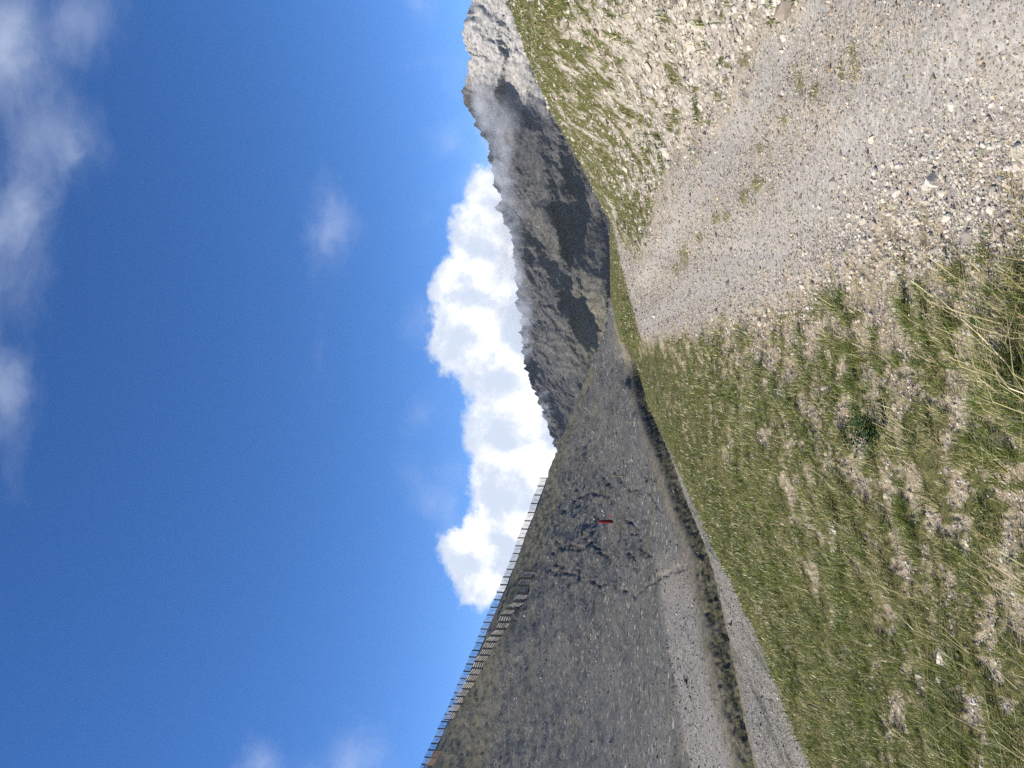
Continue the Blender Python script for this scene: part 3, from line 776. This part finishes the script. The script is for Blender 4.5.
m = MB(); m.add([(-.9*k, -.06, 1.6*k), (.9*k, -.06, 1.6*k), (.9*k, -.06, 3.2*k), (-.9*k, -.06, 3.2*k), (-.9*k, .06, 1.6*k), (.9*k, .06, 1.6*k), (.9*k, .06, 3.2*k), (-.9*k, .06, 3.2*k)],
    [(0,1,2,3),(7,6,5,4),(0,4,5,1),(1,5,6,2),(2,6,7,3),(3,7,4,0)]); m.build('plate', M_ORANGE, root)
for (u, v, hp, w, box, lab) in ((345, 635, 12, .34, True, 'yellow snow-making lance with white box at its foot, nearest the grass edge'),
                             (291, 625, 15, .36, False, 'tallest yellow snow-making lance, on broken scree between red post and grass'),
                             (236, 538, 7, .30, False, 'small yellow pole below the skyline fence, nearer the pale fence row'),
                             (261, 545.5, 5, .28, False, 'small yellowish pole close under the far end of the skyline fence')):
    p, r = perch(u, v, 400, 100); k = r / F
    root = tag(empty('snow_lance', p), lab, 'snow lance', 'yellow snow-making lances on the scree')
    m = MB(); m.lathe([(w * k, -.6), (w * k, hp * .75 * k), (w * .8 * k, hp * .8 * k)], 10, (.04, 0)); m.build('padding', M_YEL, root, True)
    m = MB(); m.lathe([(.3 * w * k, hp * .78 * k), (.3 * w * k, hp * k), (.1 * w * k, hp * 1.02 * k)], 8, (.04, 0)); m.build('lance_pipe', M_YEL, root)
    if box:
        m = MB(); m.bar((-4.2 * k, 0, .8 * k), (1 * k, 0, .8 * k), 1.4 * k, 1.6 * k); m.build('hydrant_box', M_WHITE, root)

# ---- single stones one can point at
def stone(u, v, wpx, hpx, label, seed, tint=1.0, skip=None, flat=.7, cat='stone', rmax=400):
    p, r = perch(u, v + hpx * .35, rmax, skip); k = r / F; g = np.random.default_rng(seed)
    b = bpy.data.meshes.new('rock')
    import bmesh
    bm = bmesh.new(); bmesh.ops.create_icosphere(bm, subdivisions=3, radius=1)
    co = np.array([q.co[:] for q in bm.verts])
    for _ in range(9):                                             # knock flat faces off
        d = g.normal(size=3); d /= np.linalg.norm(d); s = co @ d; co = co - np.clip(s - g.uniform(.55, .8), 0, None)[:, None] * d
    co = co * (1 + .05 * noise(co[:, 0] * 3 + seed, co[:, 1] * 3 + co[:, 2] * 2, 7)[:, None])
    sx, sz = wpx * k * .62, hpx * k * .62
    co = co * np.array([sx, sx * .8, sz])
    for q, c in zip(bm.verts, co): q.co = c
    bm.to_mesh(b); bm.free(); b.materials.append(MSP[tint])
    o = link('rock', b); o.location = p + Vector((0, 0, sz * .35 + (min(sz, .03) * .9 if u < 300 and r < 30 else 0))); o.rotation_euler = (g.normal(0, .12), g.normal(0, .2), 0)
    tag(o, label, cat, 'single pale rocks lying on the ground')
MSP = {1.0: plain('pale_rock', (.50, .47, .42), (.68, .65, .58), 25, .85), .6: plain('grey_rock', (.25, .25, .25), (.40, .40, .39), 25, .85), 1.3: plain('cream_rock', (.56, .50, .38), (.72, .66, .54), 25, .85)}
ST_ = [(588, 932, 13, 15, 'largest flat white rock at the rubble edge of the road', 1.0), (599, 1007, 6, 6, 'small bright white rock between dark gaps in the rubble', 1.0),
       (615, 1016, 14, 11, 'cream rock cut by the frame at the road edge', 1.3), (596, 874, 10, 6, 'pale elongated rock on the gravel road beside the wheel track', 1.0),
       (661, 950, 9, 4, 'thin light rock lying alone high on the gravel road', 1.3), (629, 871, 8, 5, 'yellowish sliver of rock on the middle of the road', 1.3),
       (602, 897, 5, 5, 'little white rock just above the largest flat white rock', 1.0), (622, 982, 5, 5, 'bluish white rock among grey rubble of the road', 1.0),
       (588, 1000, 8, 6, 'grey blue rock below the small bright white rock', .6),
       (110, 945, 15, 8, 'largest cream rock in the bare patch of the grass slope', 1.3), (66, 976, 6, 5, 'round pale rock in the grass under the bare patch', 1.0),
       (87, 941, 7, 4, 'narrow cream rock just left of the largest cream rock', 1.3), (61, 1010, 4, 4, 'tiny white rock in deep green grass', 1.0),
       (238, 836, 8, 4, 'slim white rock on the middle of the grass slope', 1.0)]
for k, (u, v, w_, h_, lab, tn) in enumerate(ST_): stone(u, v, w_, h_, lab, 300 + k, tn)
stone(252.5, 603.5, 2.6, 3.0, 'white boulder on the scree mound beside the red post', 331, 1.0, 100, cat='boulder')
stone(257, 602, 2.0, 1.6, 'smaller white boulder farthest up the scree mound', 332, 1.0, 100, cat='boulder')
stone(248.5, 593.5, 1.8, 1.6, 'lone white boulder directly above the red post', 333, 1.0, 100, cat='boulder')
stone(152, 524, 2.4, 2.2, 'pale boulder on the dark scree under the lower fence row', 334, 1.0, 200, cat='boulder')

# ---- dark leafy plant in the grass
def leafy(u, v, spread, label, n, seed, hmul=1.2):
    g = np.random.default_rng(seed); p, r = perch(u, v); k = r / F
    root = tag(empty('leafy_plant', p), label, 'plant')
    st, lf = MB(), MB(); tint = []
    for s in range(11):
        a = g.uniform(0, 2 * math.pi); o = g.uniform(.1, 1) * spread * .75
        tip = Vector((math.cos(a) * o, math.sin(a) * o * .8, g.uniform(.55, 1.0) * spread * hmul))
        st.bar((math.cos(a) * .01, math.sin(a) * .01, -.02), tip, .003)
        for q in range(n):
            t_ = g.uniform(.3, 1.05); c = tip * t_ + Vector(g.normal(0, spread * .16, 3)); c.z = max(c.z, .01)
            d = Vector((g.normal(), g.normal(), g.uniform(-.3, .5))).normalized(); L = g.uniform(.018, .036)
            s1 = d.cross(Vector((g.normal(0, .3), g.normal(0, .3), 1))).normalized() * L * .30; dn = Vector((0, 0, -L * .12))
            lf.add([c, c + d * L * .5 + s1, c + d * L + dn, c + d * L * .5 - s1, c + d * L * .55 + Vector((0, 0, L * .1))], [(0, 1, 4), (1, 2, 4), (2, 3, 4), (3, 0, 4)])
    st.build('stem', plain('plant_stem', (.06, .07, .02), (.1, .1, .04)), root)
    lf.build('foliage', plain('plant_leaf', (.010, .028, .006), (.032, .070, .013), 30, .55, .25), root)
leafy(338, 884, .185, 'dark green leafy plant standing out in the pale grass slope', 42, 5)

# ------------------------------------------------------------------ air and drifting mist
def volume_box(name, lo, hi, mat):
    v = [(x, y, z) for x in (lo[0], hi[0]) for y in (lo[1], hi[1]) for z in (lo[2], hi[2])]
    f = [(0, 1, 3, 2), (4, 6, 7, 5), (0, 4, 5, 1), (2, 3, 7, 6), (0, 2, 6, 4), (1, 5, 7, 3)]
    me = bpy.data.meshes.new(name); me.from_pydata(v, [], f); me.update(); me.materials.append(mat)
    return link(name, me)
m, t = new_mat('air_haze')
pv = t.node('ShaderNodeVolumePrincipled', inp={'Color': (.84, .90, 1, 1), 'Density': 2.0e-5, 'Anisotropy': .1})
o_ = t.node('ShaderNodeOutputMaterial'); t.l.new(pv.outputs[0], o_.inputs['Volume'])
zall = float(min(mvv[:, :, 2].min(), ZW.min())); ztop = float(mvv[:, :, 2].max())
tag(volume_box('haze', (-4500, -1700, zall - 1), (4500, 5600, ztop + 12), m), 'faint blue air over the valley', kind='stuff')
def mist(u, v, r, su, sv, sy, dens, seed):
    x, f, z = ray(u, v); h = math.hypot(x, f); k = r / F
    m, t = new_mat('mist')
    co = t.node('ShaderNodeTexCoord').outputs['Object']
    rad = t.vmath('LENGTH', co); fall = t.ramp(rad, 1.0, .35)
    wn = t.node('ShaderNodeTexNoise', noise_dimensions='4D', inp={'Scale': 1.3, 'Detail': 5.0, 'Roughness': .62, 'W': float(seed), 'Distortion': .6})
    t.set(wn.inputs['Vector'], t.vmath('MULTIPLY', co, (su / sv, 1.0, 1.0)))
    d = t.math('MULTIPLY', t.ramp(wn.outputs['Fac'], .43, .66), fall)
    pv = t.node('ShaderNodeVolumePrincipled', inp={'Color': (.97, .98, 1, 1), 'Anisotropy': .2}); t.set(pv.inputs['Density'], t.math('MULTIPLY', d, dens * .8))
    o_ = t.node('ShaderNodeOutputMaterial'); t.l.new(pv.outputs[0], o_.inputs['Volume'])
    me = mesh_arrays('mist', IV * 1.12, [IF], smooth=True, mats=[m])
    o = link('mist', me); o.location = (x / h * r, f / h * r, z / h * r + EYE); o.scale = (su * k, sy, sv * k)
    tag(o, 'thin white mist drifting over the mountain flank', kind='stuff')
for q, a in enumerate([(468, 512, 2480, 60, 22, 160, .014), (540, 506, 2500, 70, 24, 160, .012), (600, 500, 2560, 55, 20, 150, .013), (662, 484, 2700, 40, 15, 130, .016),
                       (640, 500, 2560, 34, 26, 120, .012), (440, 524, 2420, 45, 14, 130, .013), (350, 543, 2500, 40, 9, 120, .010), (500, 500, 2750, 110, 22, 120, .016)]):
    mist(*a, q * 3 + 1)

# ------------------------------------------------------------------ light and camera
SUN_AZ, SUN_EL = R(-103), R(40)          # bearing from the camera's forward (+Y), clockwise positive
sd = np.array([math.sin(SUN_AZ) * math.cos(SUN_EL), math.cos(SUN_AZ) * math.cos(SUN_EL), math.sin(SUN_EL)])
from mathutils import Vector, Matrix
sl = bpy.data.lights.new('sun', 'SUN'); sl.energy = 5.0; sl.angle = R(.53); sl.color = (1, .935, .83)
so = bpy.data.objects.new('sun', sl); COL.objects.link(so)
so.rotation_euler = Vector(-sd).to_track_quat('-Z', 'Y').to_euler(); so.location = (-60, -20, 80)

wd = bpy.data.worlds.new('World'); S.world = wd; wd.use_nodes = True
wd.node_tree.nodes.clear(); t = NT(wd.node_tree)
sky = t.node('ShaderNodeTexSky', sky_type='NISHITA', sun_disc=False)
sky.sun_elevation = SUN_EL; sky.sun_rotation = SUN_AZ; sky.altitude = 2800; sky.air_density = .75; sky.dust_density = .0; sky.ozone_density = 1.6
SKYSTR = .15
gen = t.node('ShaderNodeTexCoord').outputs['Generated']
def cloud_layers():
    Rv, Uv, Fv = (1, 0, 0), (0, -ST, CT), (0, CT, ST)
    f = t.math('MAXIMUM', t.vmath('DOT_PRODUCT', gen, Fv), .02)
    cx = t.math('MULTIPLY', t.math('DIVIDE', t.vmath('DOT_PRODUCT', gen, Rv), f), 7.69)
    cy = t.math('MULTIPLY', t.math('DIVIDE', t.vmath('DOT_PRODUCT', gen, Uv), f), 7.69)
    cmb = t.node('ShaderNodeCombineXYZ'); t.set(cmb.inputs[0], cx); t.set(cmb.inputs[1], cy)
    P = cmb.outputs[0]                       # hundred-pixel units from the optical axis: right, up
    def blobs(P, lst, k=.25):
        acc = None
        for (px, py, rv, ru) in lst:         # photo px (down the upright picture), photo py
            c = ((767 - py - U0) / 100, -(px - V0) / 100, 0)
            q = t.vmath('MULTIPLY', t.vmath('SUBTRACT', P, c), (100 / ru, 100 / rv, 0))
            d = t.math('MULTIPLY', t.math('SUBTRACT', 1.0, t.vmath('LENGTH', q)), min(ru, rv) / 42)
            if acc is None: acc = d
            else: acc = t.math('SMOOTH_MAX', acc, d, k)
        return acc
    CU = [(508,545,56,56),(522,485,58,60),(514,425,52,52),(505,378,50,46),(463,334,43,42),(474,292,42,44),(486,245,42,48),(492,205,30,44),
          (470,562,32,36),(482,590,20,20),(560,420,50,90),(550,330,70,90),(540,250,50,60),(530,200,36,50)]
    nz = lambda vec, s, d, r: t.noise(vec, s, d, r)
    def dens(P):
        wv = t.node('ShaderNodeTexNoise', inp={'Scale': 1.6, 'Detail': 3.0}); t.set(wv.inputs['Vector'], P)
        Pw = t.vmath('ADD', P, t.vmath('SCALE', t.vmath('SUBTRACT', wv.outputs['Color'], (.5, .5, .5)), .16))
        b = blobs(Pw, CU)
        n = t.math('ADD', t.math('MULTIPLY', t.math('SUBTRACT', nz(Pw, 2.0, 12, .66), .5), 1.5),
                   t.math('MULTIPLY', t.math('SUBTRACT', .42, t.voro(Pw, 5.0, 'Distance', 'F1')), .06))
        return t.math('ADD', b, n)
    d0 = dens(P)
    a_cu = t.ramp(d0, -.06, .24)
    lit = t.math('SUBTRACT', dens(t.vmath('ADD', P, (-.10, .13, 0))), d0)
    core = t.ramp(d0, .25, 1.0)
    sh = t.math('ADD', t.math('MULTIPLY', lit, .75), t.math('ADD', .80, t.math('MULTIPLY', core, -.10)))
    big = nz(P, 1.1, 4, .5)
    sh = t.math('ADD', sh, t.math('MULTIPLY', t.math('SUBTRACT', big, .5), .45))
    shc = t.ramp(t.math('ADD', sh, t.math('MULTIPLY', t.math('SUBTRACT', nz(P, 5.0, 6, .6), .5), .28)), .42, 1.0, 0, 1)
    ccol = t.mix(shc, (.56, .63, .76), (1.06, 1.06, 1.06))
    # thin wisps
    WI = [(5,30,48,60),(22,66,42,48),(70,140,26,32),(20,205,40,80),(0,390,34,50),(325,228,26,60),(318,363,10,34),(412,5,12,26),(420,2,22,30),(452,72,14,30),(440,60,22,20),(445,505,26,34),(450,465,16,26),(455,150,16,26),
          (425,415,26,22),(415,470,20,26),(430,500,24,26),(350,764,34,54),(380,758,22,38),(258,756,26,30),(448,140,20,34),(470,120,14,20),(470,180,26,40),(455,200,16,24),(485,160,24,26),(430,320,30,30),(392,715,5,9),(425,220,12,10),(330,762,14,20)]
    wv = t.node('ShaderNodeTexNoise', inp={'Scale': 1.1, 'Detail': 5.0, 'Roughness': .6}); t.set(wv.inputs['Vector'], P)
    Pw = t.vmath('ADD', P, t.vmath('SCALE', t.vmath('SUBTRACT', wv.outputs['Color'], (.5, .5, .5)), .55))
    bw_ = blobs(Pw, WI, .15)
    nw = nz(Pw, 2.2, 9, .62)
    dw = t.math('ADD', bw_, t.math('MULTIPLY', t.math('SUBTRACT', nw, .5), 1.9))
    a_w = t.ramp(dw, -.15, 1.9, 0, .36)
    VE = [(0,45,70,110),(50,130,55,64),(0,240,50,120),(0,400,45,80),(70,20,60,50),(330,228,26,44),(270,768,40,26),(355,768,30,34)]
    bv = blobs(Pw, VE, .3)
    fib = t.noise(t.vmath('MULTIPLY', Pw, (.8, 1.9, 1)), 1.3, 9, .62)
    dv = t.math('ADD', bv, t.math('MULTIPLY', t.math('SUBTRACT', fib, .5), 2.0))
    a_v = t.ramp(dv, -.3, 2.0, 0, .27)
    a_w = t.math('SUBTRACT', 1.0, t.math('MULTIPLY', t.math('SUBTRACT', 1.0, a_w), t.math('SUBTRACT', 1.0, a_v)))
    return a_cu, ccol, a_w
a_cu, ccol, a_w = cloud_layers()
hs = t.node('ShaderNodeHueSaturation', inp={'Saturation': 1.27, 'Hue': .507}); t.l.new(sky.outputs[0], hs.inputs['Color'])
skyc = t.vmath('SCALE', hs.outputs[0], SKYSTR)
c = t.mix(a_w, skyc, (.60, .66, .78))
cl = t.vmath('SCALE', ccol, .86)
c = t.mix(a_cu, c, cl)
bg = t.node('ShaderNodeBackground', inp={'Strength': 1.0}); t.l.new(c, bg.inputs[0])
wo = t.node('ShaderNodeOutputWorld'); t.l.new(bg.outputs[0], wo.inputs[0])
wd.cycles.sampling_method = 'MANUAL'; wd.cycles.sample_map_resolution = 512

cd = bpy.data.cameras.new('camera'); cam = bpy.data.objects.new('camera', cd); COL.objects.link(cam); S.camera = cam
cd.sensor_fit = 'HORIZONTAL'; cd.sensor_width = 36; cd.lens = F * 36 / 1024; cd.clip_start = .05; cd.clip_end = 20000
# the phone was held on its side: the picture's right is the world's down
Xc, Yc, Zc = Vector((0, ST, -CT)), Vector((1, 0, 0)), Vector((0, -CT, -ST))
M = Matrix((Xc, Yc, Zc)).transposed().to_4x4(); M.translation = (0, 0, EYE)
cam.matrix_world = M
S.view_settings.view_transform = 'Standard'; S.view_settings.look = 'None'; S.view_settings.gamma = 1; S.view_settings.exposure = .53
S.cycles.max_bounces = 5; S.cycles.diffuse_bounces = 2; S.cycles.glossy_bounces = 2; S.cycles.transmission_bounces = 3
S.cycles.volume_bounces = 1; S.cycles.use_denoising = False
S.cycles.use_adaptive_sampling = True; S.cycles.adaptive_threshold = .01
